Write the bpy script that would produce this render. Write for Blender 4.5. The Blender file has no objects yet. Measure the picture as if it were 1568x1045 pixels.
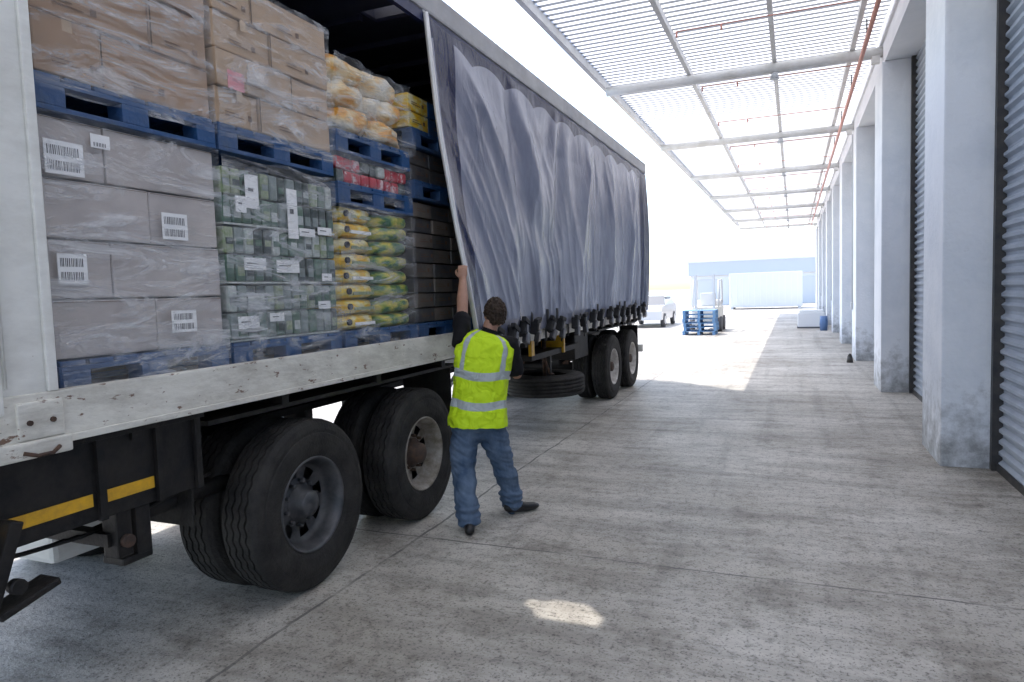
import bpy, bmesh, math, random
from mathutils import Vector, Matrix, noise
random.seed(7)
S=bpy.context.scene
S.view_settings.view_transform='Standard'; S.view_settings.look='None'; S.view_settings.exposure=0
# ---------------------------------------------------------------- materials
MATS={}
def mk(name):
    m=bpy.data.materials.new(name); m.use_nodes=True
    nt=m.node_tree; return m,nt,nt.nodes['Principled BSDF']
def lin(c): return (c[0],c[1],c[2],1)
def mat(name,col,rough=.6,metal=0,col2=None,scale=6,bump=.0,bscale=40,lo=.35,hi=.65,stretch=(1,1,1),spec=.5,coat=0,grime=None,dust=0):
    if name in MATS: return MATS[name]
    m,nt,b=mk(name); N=nt.nodes; L=nt.links
    b.inputs['Roughness'].default_value=rough; b.inputs['Metallic'].default_value=metal
    b.inputs['Base Color'].default_value=lin(col); b.inputs['Specular IOR Level'].default_value=spec
    b.inputs['Coat Weight'].default_value=coat
    tc=N.new('ShaderNodeTexCoord'); mp=N.new('ShaderNodeMapping'); mp.inputs['Scale'].default_value=stretch
    L.new(tc.outputs['Object'],mp.inputs['Vector'])
    if col2 is not None:
        n=N.new('ShaderNodeTexNoise'); n.inputs['Scale'].default_value=scale; n.inputs['Detail'].default_value=5; n.inputs['Roughness'].default_value=.65
        r=N.new('ShaderNodeValToRGB'); r.color_ramp.elements[0].position=lo; r.color_ramp.elements[1].position=hi
        r.color_ramp.elements[0].color=lin(col); r.color_ramp.elements[1].color=lin(col2)
        L.new(mp.outputs[0],n.inputs['Vector']); L.new(n.outputs['Fac'],r.inputs[0]); L.new(r.outputs[0],b.inputs['Base Color'])
        if dust:
            n4=N.new('ShaderNodeTexNoise'); n4.inputs['Scale'].default_value=2.2; n4.inputs['Detail'].default_value=9; n4.inputs['Roughness'].default_value=.72
            mp4=N.new('ShaderNodeMapping'); mp4.inputs['Scale'].default_value=(1,1,2.5); L.new(tc.outputs['Object'],mp4.inputs[0]); L.new(mp4.outputs[0],n4.inputs[0])
            r4=N.new('ShaderNodeValToRGB'); r4.color_ramp.elements[0].position=.42; r4.color_ramp.elements[1].position=.75; r4.color_ramp.elements[1].color=(dust,dust,dust,1)
            L.new(n4.outputs['Fac'],r4.inputs[0])
            mx=N.new('ShaderNodeMix'); mx.data_type='RGBA'; L.new(r4.outputs[0],mx.inputs[0]); L.new(r.outputs[0],mx.inputs[6]); mx.inputs[7].default_value=(.24,.21,.17,1); L.new(mx.outputs[2],b.inputs['Base Color'])
        if grime:
            sp=N.new('ShaderNodeSeparateXYZ'); L.new(tc.outputs['Object'],sp.inputs[0])
            n3=N.new('ShaderNodeTexNoise'); n3.inputs['Scale'].default_value=6; n3.inputs['Detail'].default_value=7; n3.inputs['Roughness'].default_value=.7
            L.new(tc.outputs['Object'],n3.inputs[0])
            mr=N.new('ShaderNodeMapRange'); mr.inputs[1].default_value=grime; mr.inputs[2].default_value=0; mr.inputs[3].default_value=0; mr.inputs[4].default_value=.45; L.new(sp.outputs[2],mr.inputs[0])
            ad=N.new('ShaderNodeMath'); ad.operation='ADD'; L.new(mr.outputs[0],ad.inputs[0]); L.new(n3.outputs['Fac'],ad.inputs[1])
            r3=N.new('ShaderNodeValToRGB'); r3.color_ramp.elements[0].position=.66; r3.color_ramp.elements[1].position=1.0; r3.color_ramp.elements[1].color=(.8,.8,.8,1); L.new(ad.outputs[0],r3.inputs[0])
            mx=N.new('ShaderNodeMix'); mx.data_type='RGBA'; L.new(r3.outputs[0],mx.inputs[0]); L.new(r.outputs[0],mx.inputs[6]); mx.inputs[7].default_value=(.20,.20,.20,1); L.new(mx.outputs[2],b.inputs['Base Color'])
    if bump>0:
        n2=N.new('ShaderNodeTexNoise'); n2.inputs['Scale'].default_value=bscale; n2.inputs['Detail'].default_value=4
        bp=N.new('ShaderNodeBump'); bp.inputs['Strength'].default_value=bump; bp.inputs['Distance'].default_value=.02
        L.new(mp.outputs[0],n2.inputs['Vector']); L.new(n2.outputs['Fac'],bp.inputs['Height']); L.new(bp.outputs[0],b.inputs['Normal'])
    MATS[name]=m; return m
# ---------------------------------------------------------------- builder
class B:
    def __init__(s): s.v=[]; s.f=[]; s.m=[]; s.mats=[]; s.uv={}; s.sm=[]
    def mi(s,m):
        if m not in s.mats: s.mats.append(m)
        return s.mats.index(m)
    def face(s,idx,m,uv=None,smooth=False):
        s.f.append(idx); s.m.append(s.mi(m)); s.sm.append(smooth)
        if uv: s.uv[len(s.f)-1]=uv
    def box(s,c,d,m,rot=None,bev=0,taper=0):
        c=Vector(c); hx,hy,hz=d[0]/2,d[1]/2,d[2]/2
        if bev<=0:
            o=len(s.v)
            for z in(-1,1):
                for x,y in((-1,-1),(1,-1),(1,1),(-1,1)):
                    p=Vector((x*hx,y*hy,z*hz))
                    if rot: p=rot@p
                    s.v.append(c+p)
            u=[(0,0),(1,0),(1,1),(0,1)]
            for q in((0,3,2,1),(4,5,6,7),(0,1,5,4),(1,2,6,5),(2,3,7,6),(3,0,4,7)):
                s.face([o+i for i in q],m,u)
        else:
            bm=bmesh.new(); bmesh.ops.create_cube(bm,size=1)
            for v in bm.verts: v.co=Vector((v.co.x*d[0],v.co.y*d[1],v.co.z*d[2]))
            bmesh.ops.bevel(bm,geom=bm.edges[:],offset=bev,segments=2,profile=.6,affect='EDGES')
            o=len(s.v); bm.verts.index_update()
            for v in bm.verts:
                p=v.co.copy()
                if rot: p=rot@p
                s.v.append(c+p)
            for f in bm.faces: s.face([o+v.index for v in f.verts],m)
            bm.free()
    def bb(s,a,b,m,bev=0):
        s.box([(a[i]+b[i])/2 for i in range(3)],[abs(b[i]-a[i]) for i in range(3)],m,None,bev)
    def cyl(s,p0,p1,r,m,seg=16,r2=None,cap=True):
        s.tube([p0,p1],[r,r if r2 is None else r2],m,seg,cap)
    def tube(s,pts,rad,m,seg=14,cap=True,ref=None,smooth=True):
        pts=[Vector(p) for p in pts]; n=len(pts); o=len(s.v); prev=None
        for i,p in enumerate(pts):
            t=(pts[min(i+1,n-1)]-pts[max(i-1,0)]).normalized()
            if ref is not None: a=Vector(ref)
            elif prev is not None: a=prev
            else: a=Vector((0,0,1)) if abs(t.z)<.9 else Vector((1,0,0))
            x=(a-t*a.dot(t)).normalized(); y=t.cross(x); prev=x
            r=rad[i]; ra,rb=(r if isinstance(r,(tuple,list)) else (r,r))
            for k in range(seg):
                an=2*math.pi*k/seg; s.v.append(p+x*math.cos(an)*ra+y*math.sin(an)*rb)
        for i in range(n-1):
            for k in range(seg):
                k2=(k+1)%seg; s.face([o+i*seg+k,o+i*seg+k2,o+(i+1)*seg+k2,o+(i+1)*seg+k],m,None,smooth)
        if cap:
            s.face([o+k for k in range(seg)][::-1],m); s.face([o+(n-1)*seg+k for k in range(seg)],m)
    def lathe(s,c,prof,m,seg=64,axis='x',sgn=1,fn=None,skip=None,smooth=True):
        o=len(s.v); c=Vector(c)
        for j,(h,r) in enumerate(prof):
            for k in range(seg):
                a=2*math.pi*k/seg; hh=h+(fn(j,a) if fn else 0)
                if axis=='x': s.v.append(c+Vector((sgn*hh,r*math.cos(a),r*math.sin(a))))
                else: s.v.append(c+Vector((r*math.cos(a),r*math.sin(a),hh)))
        for j in range(len(prof)-1):
            for k in range(seg):
                if skip and skip(j,k): continue
                k2=(k+1)%seg; s.face([o+j*seg+k,o+j*seg+k2,o+(j+1)*seg+k2,o+(j+1)*seg+k],m,None,smooth)
    def ell(s,c,r,m,seg=20,rings=12,p=1.0,rot=None,uvl=False,jit=0,seed=0):
        o=len(s.v); c=Vector(c)
        def sp(x): return math.copysign(abs(x)**p,x)
        for i in range(rings+1):
            th=math.pi*i/rings-math.pi/2
            for k in range(seg):
                ph=2*math.pi*k/seg
                q=Vector((r[0]*sp(math.cos(th))*sp(math.cos(ph)),r[1]*sp(math.cos(th))*sp(math.sin(ph)),r[2]*sp(math.sin(th))))
                if jit: q*=1+jit*noise.noise(q*9+Vector((seed*3.1,seed,0)))
                if rot: q=rot@q
                s.v.append(c+q)
        for i in range(rings):
            for k in range(seg):
                k2=(k+1)%seg; s.face([o+i*seg+k,o+i*seg+k2,o+(i+1)*seg+k2,o+(i+1)*seg+k],m,None,True)
    def grid(s,fn,nu,nv,m,smooth=True,mf=None):
        o=len(s.v)
        for j in range(nv+1):
            for i in range(nu+1): s.v.append(Vector(fn(i/nu,j/nv)))
        for j in range(nv):
            for i in range(nu):
                a=o+j*(nu+1)+i
                mm=mf(i,j) if mf else m
                s.face([a,a+1,a+nu+2,a+nu+1],mm,[(i/nu,j/nv),((i+1)/nu,j/nv),((i+1)/nu,(j+1)/nv),(i/nu,(j+1)/nv)],smooth)
    def done(s,name,parent=None,origin=None):
        me=bpy.data.meshes.new(name)
        og=Vector(origin) if origin else Vector((0,0,0))
        me.from_pydata([tuple(v-og) for v in s.v],[],s.f)
        for m in s.mats: me.materials.append(m)
        me.polygons.foreach_set('material_index',s.m); me.polygons.foreach_set('use_smooth',s.sm)
        if s.uv:
            ul=me.uv_layers.new(name='UVMap')
            for fi,u in s.uv.items():
                for li,q in zip(me.polygons[fi].loop_indices,u): ul.data[li].uv=q
        me.update(); ob=bpy.data.objects.new(name,me); ob.location=og
        S.collection.objects.link(ob)
        if parent: ob.parent=parent
        return ob
def empty(name,loc=(0,0,0)):
    e=bpy.data.objects.new(name,None); S.collection.objects.link(e); e.empty_display_size=.2; return e

# ---------------------------------------------------------------- camera
psi=math.radians(22.5); pit=math.atan(73/1045); s_=.033
F=Vector((-math.sin(psi)*math.cos(pit),math.cos(psi)*math.cos(pit),-math.sin(pit)))
R0=Vector((math.cos(psi),math.sin(psi),0)); U0=R0.cross(F)
c_=math.sqrt(1-s_*s_)
R=R0*c_-U0*s_; U=R0*s_+U0*c_
cam=bpy.data.cameras.new('Camera'); co=bpy.data.objects.new('Camera',cam); S.collection.objects.link(co)
M=Matrix(((R.x,U.x,-F.x),(R.y,U.y,-F.y),(R.z,U.z,-F.z))).to_4x4(); M.translation=Vector((0,0,1.8))
co.matrix_world=M; cam.sensor_width=36; cam.lens=24; cam.clip_end=2000; cam.clip_start=.05
S.camera=co
# ---------------------------------------------------------------- sun + sky
sh=Vector((.45,-.37,-1)).normalized()
sun=bpy.data.lights.new('sun','SUN'); sun.energy=5; sun.angle=math.radians(.6); sun.color=(1,.96,.9)
so=bpy.data.objects.new('sun',sun); S.collection.objects.link(so); so.rotation_euler=sh.to_track_quat('-Z','Y').to_euler(); so.location=(-10,10,20)
el=math.asin(-sh.z); az=math.atan2(-sh.x,-sh.y)
w=bpy.data.worlds.new('World'); S.world=w; w.use_nodes=True; nt=w.node_tree
sk=nt.nodes.new('ShaderNodeTexSky'); sk.sky_type='NISHITA'; sk.sun_disc=False; sk.sun_elevation=el; sk.sun_rotation=az
sk.air_density=1.0; sk.dust_density=2.0; sk.ozone_density=.8
bg=nt.nodes['Background']; bg.inputs[1].default_value=.56; nt.links.new(sk.outputs[0],bg.inputs[0])

# ---------------------------------------------------------------- ground
def ground_mat():
    m,nt,b=mk('concrete_ground'); N=nt.nodes; L=nt.links
    tc=N.new('ShaderNodeTexCoord')
    def mapn(sc):
        q=N.new('ShaderNodeMapping'); q.inputs['Scale'].default_value=sc; L.new(tc.outputs['Object'],q.inputs[0]); return q
    def noi(mp,sc,det=8,ro=.6):
        n=N.new('ShaderNodeTexNoise'); n.inputs['Scale'].default_value=sc; n.inputs['Detail'].default_value=det; n.inputs['Roughness'].default_value=ro; L.new(mp.outputs[0],n.inputs['Vector']); return n
    def ramp(n,els,out='Fac'):
        r=N.new('ShaderNodeValToRGB'); L.new(n.outputs[out],r.inputs[0])
        while len(r.color_ramp.elements)<len(els): r.color_ramp.elements.new(.5)
        for e,(p,c) in zip(r.color_ramp.elements,els): e.position=p; e.color=lin(c)
        return r
    def mix(a,bb,fac,mode='MULTIPLY'):
        x=N.new('ShaderNodeMix'); x.data_type='RGBA'; x.blend_type=mode
        if isinstance(fac,float): x.inputs[0].default_value=fac
        else: L.new(fac,x.inputs[0])
        L.new(a,x.inputs[6]); L.new(bb,x.inputs[7]); return x.outputs[2]
    iso=mapn((1,1,1)); st=mapn((.35,2.2,1)); ty=mapn((3.2,.13,1))
    big=ramp(noi(iso,.5,4,.6),[(.36,(.38,.345,.295)),(.60,(.59,.555,.50))])
    mid=ramp(noi(st,1.6,6,.72),[(.36,(.62,.61,.60)),(.56,(1,1,1))])
    tyre_=ramp(noi(ty,1.1,4,.6),[(.34,(.62,.61,.60)),(.46,(1,1,1))])
    fine=ramp(noi(iso,15,6,.8),[(.38,(.32,.31,.30)),(.50,(1,1,1))])
    pits=ramp(noi(iso,60,2,.6),[(.35,(.20,.19,.18)),(.43,(1,1,1))])
    blot=ramp(noi(iso,2.1,7,.75),[(.36,(.45,.43,.40)),(.49,(1,1,1))])
    col=mix(big.outputs[0],mid.outputs[0],.9); col=mix(col,fine.outputs[0],.62); col=mix(col,pits.outputs[0],.6); col=mix(col,blot.outputs[0],.65); col=mix(col,tyre_.outputs[0],.55)
    sp=N.new('ShaderNodeSeparateXYZ'); wob=noi(iso,2.5,5); 
    ws=N.new('ShaderNodeVectorMath'); ws.operation='SCALE'; ws.inputs['Scale'].default_value=.06; L.new(wob.outputs['Color'],ws.inputs[0])
    wa=N.new('ShaderNodeVectorMath'); wa.operation='ADD'; L.new(tc.outputs['Object'],wa.inputs[0]); L.new(ws.outputs[0],wa.inputs[1]); L.new(wa.outputs[0],sp.inputs[0])
    def M_(op,a,bv=None):
        x=N.new('ShaderNodeMath'); x.operation=op
        for i,q in enumerate((a,bv)):
            if q is None: continue
            if isinstance(q,(int,float)): x.inputs[i].default_value=q
            else: L.new(q,x.inputs[i])
        return x.outputs[0]
    def joint(coord,off,per,wd):
        a=M_('ADD',coord,-off-.03+per/2+per*40); a=M_('MODULO',a,per); a=M_('SUBTRACT',a,per/2); a=M_('ABSOLUTE',a); return M_('LESS_THAN',a,wd)
    j=M_('MAXIMUM',joint(sp.outputs[0],-2.60,4.4,.011),joint(sp.outputs[1],4.35,5.2,.009))
    # joints partly filled with dust
    jn=N.new('ShaderNodeMapRange'); jn.inputs[1].default_value=.35; jn.inputs[2].default_value=.55; jn.inputs[3].default_value=.25; jn.inputs[4].default_value=.85
    L.new(noi(iso,3.3,4).outputs['Fac'],jn.inputs[0])
    dark=N.new('ShaderNodeRGB'); dark.outputs[0].default_value=(.08,.075,.07,1)
    jf=M_('MULTIPLY',j,jn.outputs[0])
    col=mix(col,dark.outputs[0],jf,'MIX')
    L.new(col,b.inputs['Base Color']); b.inputs['Roughness'].default_value=.55
    bp=N.new('ShaderNodeBump'); bp.inputs['Strength'].default_value=.5; bp.inputs['Distance'].default_value=.012
    hn=noi(iso,45,4,.7); L.new(hn.outputs['Fac'],bp.inputs['Height']); L.new(bp.outputs[0],b.inputs['Normal'])
    return m
g=B(); g.grid(lambda u,v:(-300+600*u,-100+700*v,0),8,8,ground_mat(),False); g.done('ground')

# ---------------------------------------------------------------- warehouse
white=mat('painted_plaster',(.82,.83,.85),.8,col2=(.74,.76,.79),scale=1.6,bump=.25,bscale=14)
pier_m=mat('pier_plaster',(.78,.80,.84),.85,col2=(.62,.66,.72),scale=1.3,bump=.4,bscale=22,lo=.42,hi=.8,grime=1.1)
slat=mat('shutter_steel',(.46,.50,.56),.4,.15,col2=(.34,.38,.44),scale=2,stretch=(1,1,.3))
dark=mat('dark_steel',(.035,.035,.04),.5,.3,col2=(.07,.065,.06),scale=8)
wh=empty('warehouse_building')
PY=[7.56+4.9*k for k in range(-3,9)]
b=B(); Y0,Y1=-8,47.0
for y in PY: b.bb((1.30,y,-.02),(1.79,y+1.02,5.25),pier_m,.018)
b.done('piers',wh)
b=B(); b.bb((1.34,Y0,5.25),(1.80,Y1,5.75),white); b.bb((1.36,Y0,5.75),(9,Y1,8.2),white)
b.bb((1.30,Y0,5.60),(1.34,Y1,5.72),white)
b.bb((1.86,Y0,-.1),(9,Y1,5.25),white)
b.bb((1.30,46.6,-.02),(1.86,47.0,5.25),white)
b.done('walls',wh)
b=B(); 
for i,y in enumerate(PY[:-1]):
    a,c=y+1.02,y+4.9
    n=50*4
    def prof(u,v,a=a,c=c):
        z=5.25*v; ph=(v*50)%1
        return (1.77+ (0.016 if ph<.3 else (-.016 if .5<=ph<.8 else 0)),a+(c-a)*u,z)
    b.grid(prof,1,n,slat,False)
    b.bb((1.70,a,0),(1.83,a+.07,5.25),dark); b.bb((1.70,c-.07,0),(1.83,c,5.25),dark)
    b.bb((1.74,a+.07,0),(1.79,c-.07,.07),dark)
b.done('roller_shutter_doors',wh)
b=B(); cond=mat('grey_conduit',(.5,.52,.54),.5)
for y in PY[5::2]:
    b.cyl((1.285,y+.75,1.3),(1.285,y+.75,5.24),.013,cond,8); b.bb((1.25,y+.69,1.15),(1.295,y+.81,1.32),cond,.008)
b.done('conduits_and_switches',wh)
# canopy
cp=empty('loading_bay_canopy')
def sheet_mat(name,col,tr,op):
    m,nt,bs=mk(name); N=nt.nodes; L=nt.links
    bs.inputs['Base Color'].default_value=lin(col); bs.inputs['Roughness'].default_value=.5
    t=N.new('ShaderNodeBsdfTranslucent'); t.inputs[0].default_value=lin(tr)
    x=N.new('ShaderNodeMixShader'); x.inputs[0].default_value=op
    L.new(bs.outputs[0],x.inputs[1]); L.new(t.outputs[0],x.inputs[2]); L.new(x.outputs[0],N['Material Output'].inputs[0]); return m
sh1=sheet_mat('canopy_sheet_light',(.85,.85,.85),(.95,.95,.95),.6); sh2=sheet_mat('canopy_sheet_rib',(.45,.46,.48),(.6,.62,.64),.12)
b=B(); H=5.62; per=.17
ys=[];y=-6.0
while y<47: ys+= [(y,0),(y+.09,0),(y+.108,.045),(y+.152,.045)]; y+=per
def cf(u,v):
    i=round(v*(len(ys)-1)); return (-3.22+4.5*u,ys[i][0],H+.07+ys[i][1])
b.grid(cf,1,len(ys)-1,sh1,False,lambda i,j: sh1 if j%4==0 else sh2); b.done('corrugated_sheets',cp)
stl=mat('canopy_steel',(.74,.74,.73),.5,.0,col2=(.60,.59,.56),scale=3)
b=B()
for x in(-1.71,-.29,.9): b.bb((x-.035,-6,H-.05),(x+.035,47,H+.065),stl)
b.bb((-3.30,-6,H-.07),(-3.22,47,H+.14),stl)
for k in range(-3,7):
    y=12.8+5.7*k
    b.cyl((-3.22,y,H-.13),(1.34,y,H-.13),.085,stl,14)
    for xx in(-1.71,-.29,.9): b.bb((xx-.05,y-.05,H-.16),(xx+.05,y+.05,H-.055),stl)
    b.cyl((-.29,y,H-.2),(-.29,y,H-.32),.04,cond,12,.08)
    b.bb((1.18,y-.06,H-.30),(1.30,y+.06,H-.08),stl)
b.done('canopy_frame',cp)
red=mat('red_sprinkler_pipe',(.62,.28,.22),.4)
b=B(); b.cyl((1.0,-6,H-.3),(1.0,46,H-.3),.032,red,10)
for k in range(15):
    y=4.2+2.9*k; b.cyl((1.0,y,H-.25),(-1.5,y,H-.25),.009,red,8)
    for x in(-.9,-1.5): b.cyl((x,y,H-.25),(x,y,H-.33),.014,red,6)
    b.cyl((1.0,y+1.5,H-.3),(1.0,y+1.5,H),.01,dark,6)
b.done('sprinkler_pipes',cp)

# ---------------------------------------------------------------- truck
tr=empty('curtain_side_trailer')
wpaint=mat('white_truck_paint_rust',(.80,.80,.76),.45,col2=(.16,.07,.03),scale=11,lo=.69,hi=.72,bump=.1,bscale=20,dust=.35)
wrail=mat('white_rail_paint_chipped',(.74,.72,.65),.5,col2=(.18,.10,.065),scale=18,lo=.62,hi=.66,bump=.25,bscale=25,stretch=(1,.5,1.5),dust=.7)
navy=mat('navy_pvc',(.016,.024,.08),.45)
navyr=mat('navy_roof',(.020,.024,.055),.5,col2=(.035,.04,.07))
blk=mat('black_chassis',(.008,.008,.009),.55,.1,col2=(.026,.023,.021),scale=9,bump=.2,spec=.35)
rubber=mat('tyre_rubber',(.017,.0165,.016),.78,col2=(.042,.039,.036),scale=7,bump=.35,bscale=60,spec=.3)
yel=mat('yellow_reflective',(.80,.45,.02),.4,col2=(.6,.33,.03),scale=20)
rustm=mat('rusty_steel',(.10,.05,.03),.8,col2=(.04,.03,.025),scale=14,bump=.4)
wood=mat('deck_plywood',(.20,.15,.10),.8,col2=(.12,.09,.06),scale=6)
XO,XI=-2.75,-5.25
TY0,TY1=1.2,13.8
b=B()
b.bb((XI,TY0,1.34),(XO-.06,TY1,1.42),wood)
b.bb((XO-.06,TY0-.9,1.28),(XO,TY1,1.47),wrail,.008)
b.bb((XI,TY0,1.28),(XI+.06,TY1,1.47),wrail,.008)
b.bb((XO-.012,TY0-.9,1.255),(XO+.012,TY1,1.285),wrail,.004)
b.done('deck_and_side_rails',tr)
b=B()
TZ=4.18
b.bb((XO-.14,1.10,1.40),(XO+.01,1.62,TZ),wpaint,.012)
b.bb((XO-.16,1.62,1.40),(XO-.015,1.80,TZ),wpaint,.012)
b.bb((XO-.03,1.795,1.47),(XO+.0,1.835,TZ),wpaint,.006)
b.bb((XO-.05,1.05,1.22),(XO+.025,1.86,1.29),wrail,.01)
b.bb((XO-.02,1.66,1.292),(XO+.014,1.84,1.44),wrail,.008)
for yy in(1.70,1.79): b.cyl((XO+.010,yy,1.36),(XO+.024,yy,1.36),.011,rustm,8)
b.tube([(XO+.03,1.66,1.25),(XO+.05,1.70,1.235),(XO+.05,1.76,1.235),(XO+.03,1.80,1.25)],[.008]*4,rustm,8)
b.cyl((XO+.005,1.63,1.5),(XO+.005,1.63,TZ),.006,wpaint,8)
for k in range(9): b.cyl((XO+.008,1.59,1.55+k*.3),(XO+.018,1.59,1.55+k*.3),.009,rustm if k%3==0 else wpaint,8)
b.bb((XI,TY0,1.42),(XO-.14,TY0+.08,TZ),wpaint)
b.bb((XI,13.72,1.28),(XO,13.80,TZ),wpaint)
b.bb((XI,13.6,1.42),(XI+.12,13.72,TZ),wpaint); b.bb((XO-.12,13.6,1.42),(XO-.01,13.72,TZ),wpaint)
b.done('corner_posts_and_bulkhead',tr)
b=B(); 
hx0,hx1,hy0,hy1=-3.34,-2.86,4.98,5.22  # roof opening added to let a sun patch reach the ground
for (p,q) in (((XI,TY0),(hx0,TY1)),((hx1,TY0),(XO-.02,TY1)),((hx0,TY0),(hx1,hy0)),((hx0,hy1),(hx1,TY1))):
    b.bb((p[0],p[1],TZ),(q[0],q[1],TZ+.03),navyr)
# invented slanted hood: passes sun to the ground patch, hides sky from camera
o=len(b.v); hh=.45
for z_ in(0,hh):
    for (x_,y_) in((hx0,hy0),(hx1,hy0),(hx1,hy1),(hx0,hy1)): b.v.append(Vector((x_-.45*z_,y_+.37*z_,TZ+.015+z_)))
for k in range(4): b.face([o+k,o+(k+1)%4,o+4+(k+1)%4,o+4+k],navyr)
for k in range(21): 
    yk=TY0+.2+k*.6
    b.bb((XI+.1,yk,TZ-.05),(XO-.1 if not(hy0-.1<yk<hy1+.05) else hx0-.02,yk+.05,TZ-.003),navyr)
b.bb((XI,TY0,1.47),(XI+.02,TY1,TZ-.06),navy)
valm=mat('roof_valance_grey',(.50,.50,.50),.5,col2=(.36,.36,.38),scale=2,dust=.5)
b.bb((XO-.03,TY0,TZ-.10),(XO+.035,TY1+.02,TZ+.10),valm,.02); b.bb((XI-.03,TY0,TZ-.10),(XI+.03,TY1,TZ+.10),valm,.02)
b.bb((XO-.02,TY0,TZ-.19),(XO+.02,TY1-.02,TZ-.105),navy)
b.done('roof',tr)
b=B()
for x in(-3.55,-4.45):
    b.bb((x-.07,-2.2,.95),(x+.07,13.5,1.0),blk); b.bb((x-.01,-2.2,1.0),(x+.01,13.5,1.28),blk); b.bb((x-.07,-2.2,1.28),(x+.07,13.5,1.338),blk)
for k in range(14): b.bb((XI+.1,.2+k*1.0,1.18),(XO-.07,.26+k*1.0,1.338),blk)
b.bb((-2.90,-2.2,.86),(-2.84,2.60,1.25),blk,.006)
b.bb((-2.842,-2.2,1.22),(-2.80,2.60,1.252),blk,.004)
for y in(1.15,2.02,2.32,2.55): b.bb((-2.838,y,.86),(-2.815,y+.035,1.22),blk)
b.bb((-2.838,-2.0,.93),(-2.833,2.0,.985),yel); b.bb((-2.838,2.06,.93),(-2.833,2.31,.985),yel)
b.bb((-2.96,2.12,.64),(-2.86,2.20,.88),blk,.01); b.bb((-3.0,2.22,.62),(-2.86,2.30,.86),blk,.01); b.bb((-3.0,2.14,.60),(-2.86,2.30,.635),blk,.01); b.bb((-3.5,2.1,.70),(-2.9,2.16,.76),blk)
b.cyl((-2.86,2.16,.72),(-2.83,2.16,.72),.03,rustm,12)
b.bb((-4.3,2.3,.45),(-3.6,2.6,.80),wpaint,.03)
b.cyl((-3.1,2.3,.75),(-3.1,3.2,.75),.05,blk,10)
b.box((-2.80,1.58,.82),(.09,.05,.36),blk,Matrix.Rotation(-.35,3,'X'),.008); b.box((-2.80,1.66,.675),(.12,.24,.03),blk,Matrix.Rotation(.25,3,'X'),.008); b.cyl((-2.85,1.5,.9),(-3.4,1.6,.8),.03,blk,8)
b.bb((-2.83,1.40,.74),(-2.76,1.56,.90),blk,.01)
b.cyl((-2.78,1.62,.74),(-2.74,1.62,.74),.03,blk,10)
for k in range(3):
    b.tube([(-3.0-.1*k,1.3+i*.25,.86-.10*math.sin(math.pi*i/6)-.03*k) for i in range(7)],[.010]*7,blk,6)
for cy in(3.38,4.76,11.1,12.5):
    b.cyl((-2.98,cy,.53),(-5.05,cy,.53),.07,blk,12)
    for x in(-3.6,-4.4): 
        b.box((x,cy,.68),(.09,.95,.05),blk,Matrix.Rotation(.08,3,'X'),.01); b.bb((x-.06,cy-.6,.62),(x+.06,cy-.5,.98),blk)
        b.bb((x-.06,cy+.48,.62),(x+.06,cy+.58,.98),blk)
        b.bb((x-.05,cy-.06,.53),(x+.05,cy+.06,.72),rustm)
for (y0,y1) in((2.65,5.5),(10.4,13.2)):
    b.bb((-3.5,y0,1.16),(-2.83,y1,1.185),blk); b.bb((-5.2,y0,1.16),(-4.5,y1,1.185),blk)
for x in(-3.2,-4.7):
    b.bb((x-.05,6.35,.5),(x+.05,6.47,1.28),blk,.01); b.box((x,6.7,.95),(.03,.8,.03),stl,Matrix.Rotation(.8,3,'X')); 
b.box((-3.05,5.95,1.05),(.035,.9,.03),stl,Matrix.Rotation(.55,3,'X')); b.box((-3.05,6.85,1.05),(.035,.9,.03),stl,Matrix.Rotation(-.55,3,'X'))
b.bb((-3.1,5.55,1.15),(-2.98,7.2,1.2),wpaint)
b.bb((-3.35,7.6,.98),(-2.9,9.6,1.05),blk); b.bb((-3.0,8.4,.62),(-2.95,8.46,1.0),blk); b.cyl((-3.1,8.6,.45),(-3.1,8.6,1.25),.03,rustm,8)
b.tube([(-2.95,8.15,1.0),(-2.92,8.3,.75),(-2.92,8.45,.72)],[.015]*3,rustm,8)
b.bb((-3.5,9.5,.80),(-2.95,10.2,1.2),blk,.02)
b.bb((-3.2,8.75,.98),(-2.87,8.8,1.26),yel); b.bb((-2.9,7.5,1.05),(-2.86,7.6,1.25),yel)
b.bb((-5.2,13.55,.55),(-2.8,13.65,.7),wpaint,.01)
b.bb((-3.2,13.3,.45),(-2.84,13.33,1.1),blk)
b.done('chassis',tr)
def tyre(b,c,sgn,axis='x'):
    wd=.135
    def zig(j,a):
        return .007*math.sin(a*36) if j in ZZ else 0
    prof=[(-wd+.02,.29),(-wd,.33),(-wd-.006,.36),(-wd-.006,.365),(-wd-.010,.40),(-wd-.004,.44),(-wd+.002,.445),(-wd,.468),(-wd+.008,.50),(-wd+.03,.525)]
    ZZ=set()
    for gx in [-.070,-.024,.024,.070]:
        for p in((gx-.007,.531),(gx-.005,.506),(gx+.005,.506),(gx+.007,.531)):
            ZZ.add(len(prof)); prof.append(p)
    prof+=[(wd-.03,.525),(wd-.008,.50),(wd,.468),(wd-.002,.445),(wd+.004,.44),(wd+.010,.40),(wd+.006,.365),(wd+.006,.36),(wd,.33),(wd-.02,.29)]
    if axis=='x': b.lathe(c,prof,rubber,216,'x',sgn,zig,None,False)
    else: b.lathe(c,prof,rubber,64,'z',1)
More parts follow.
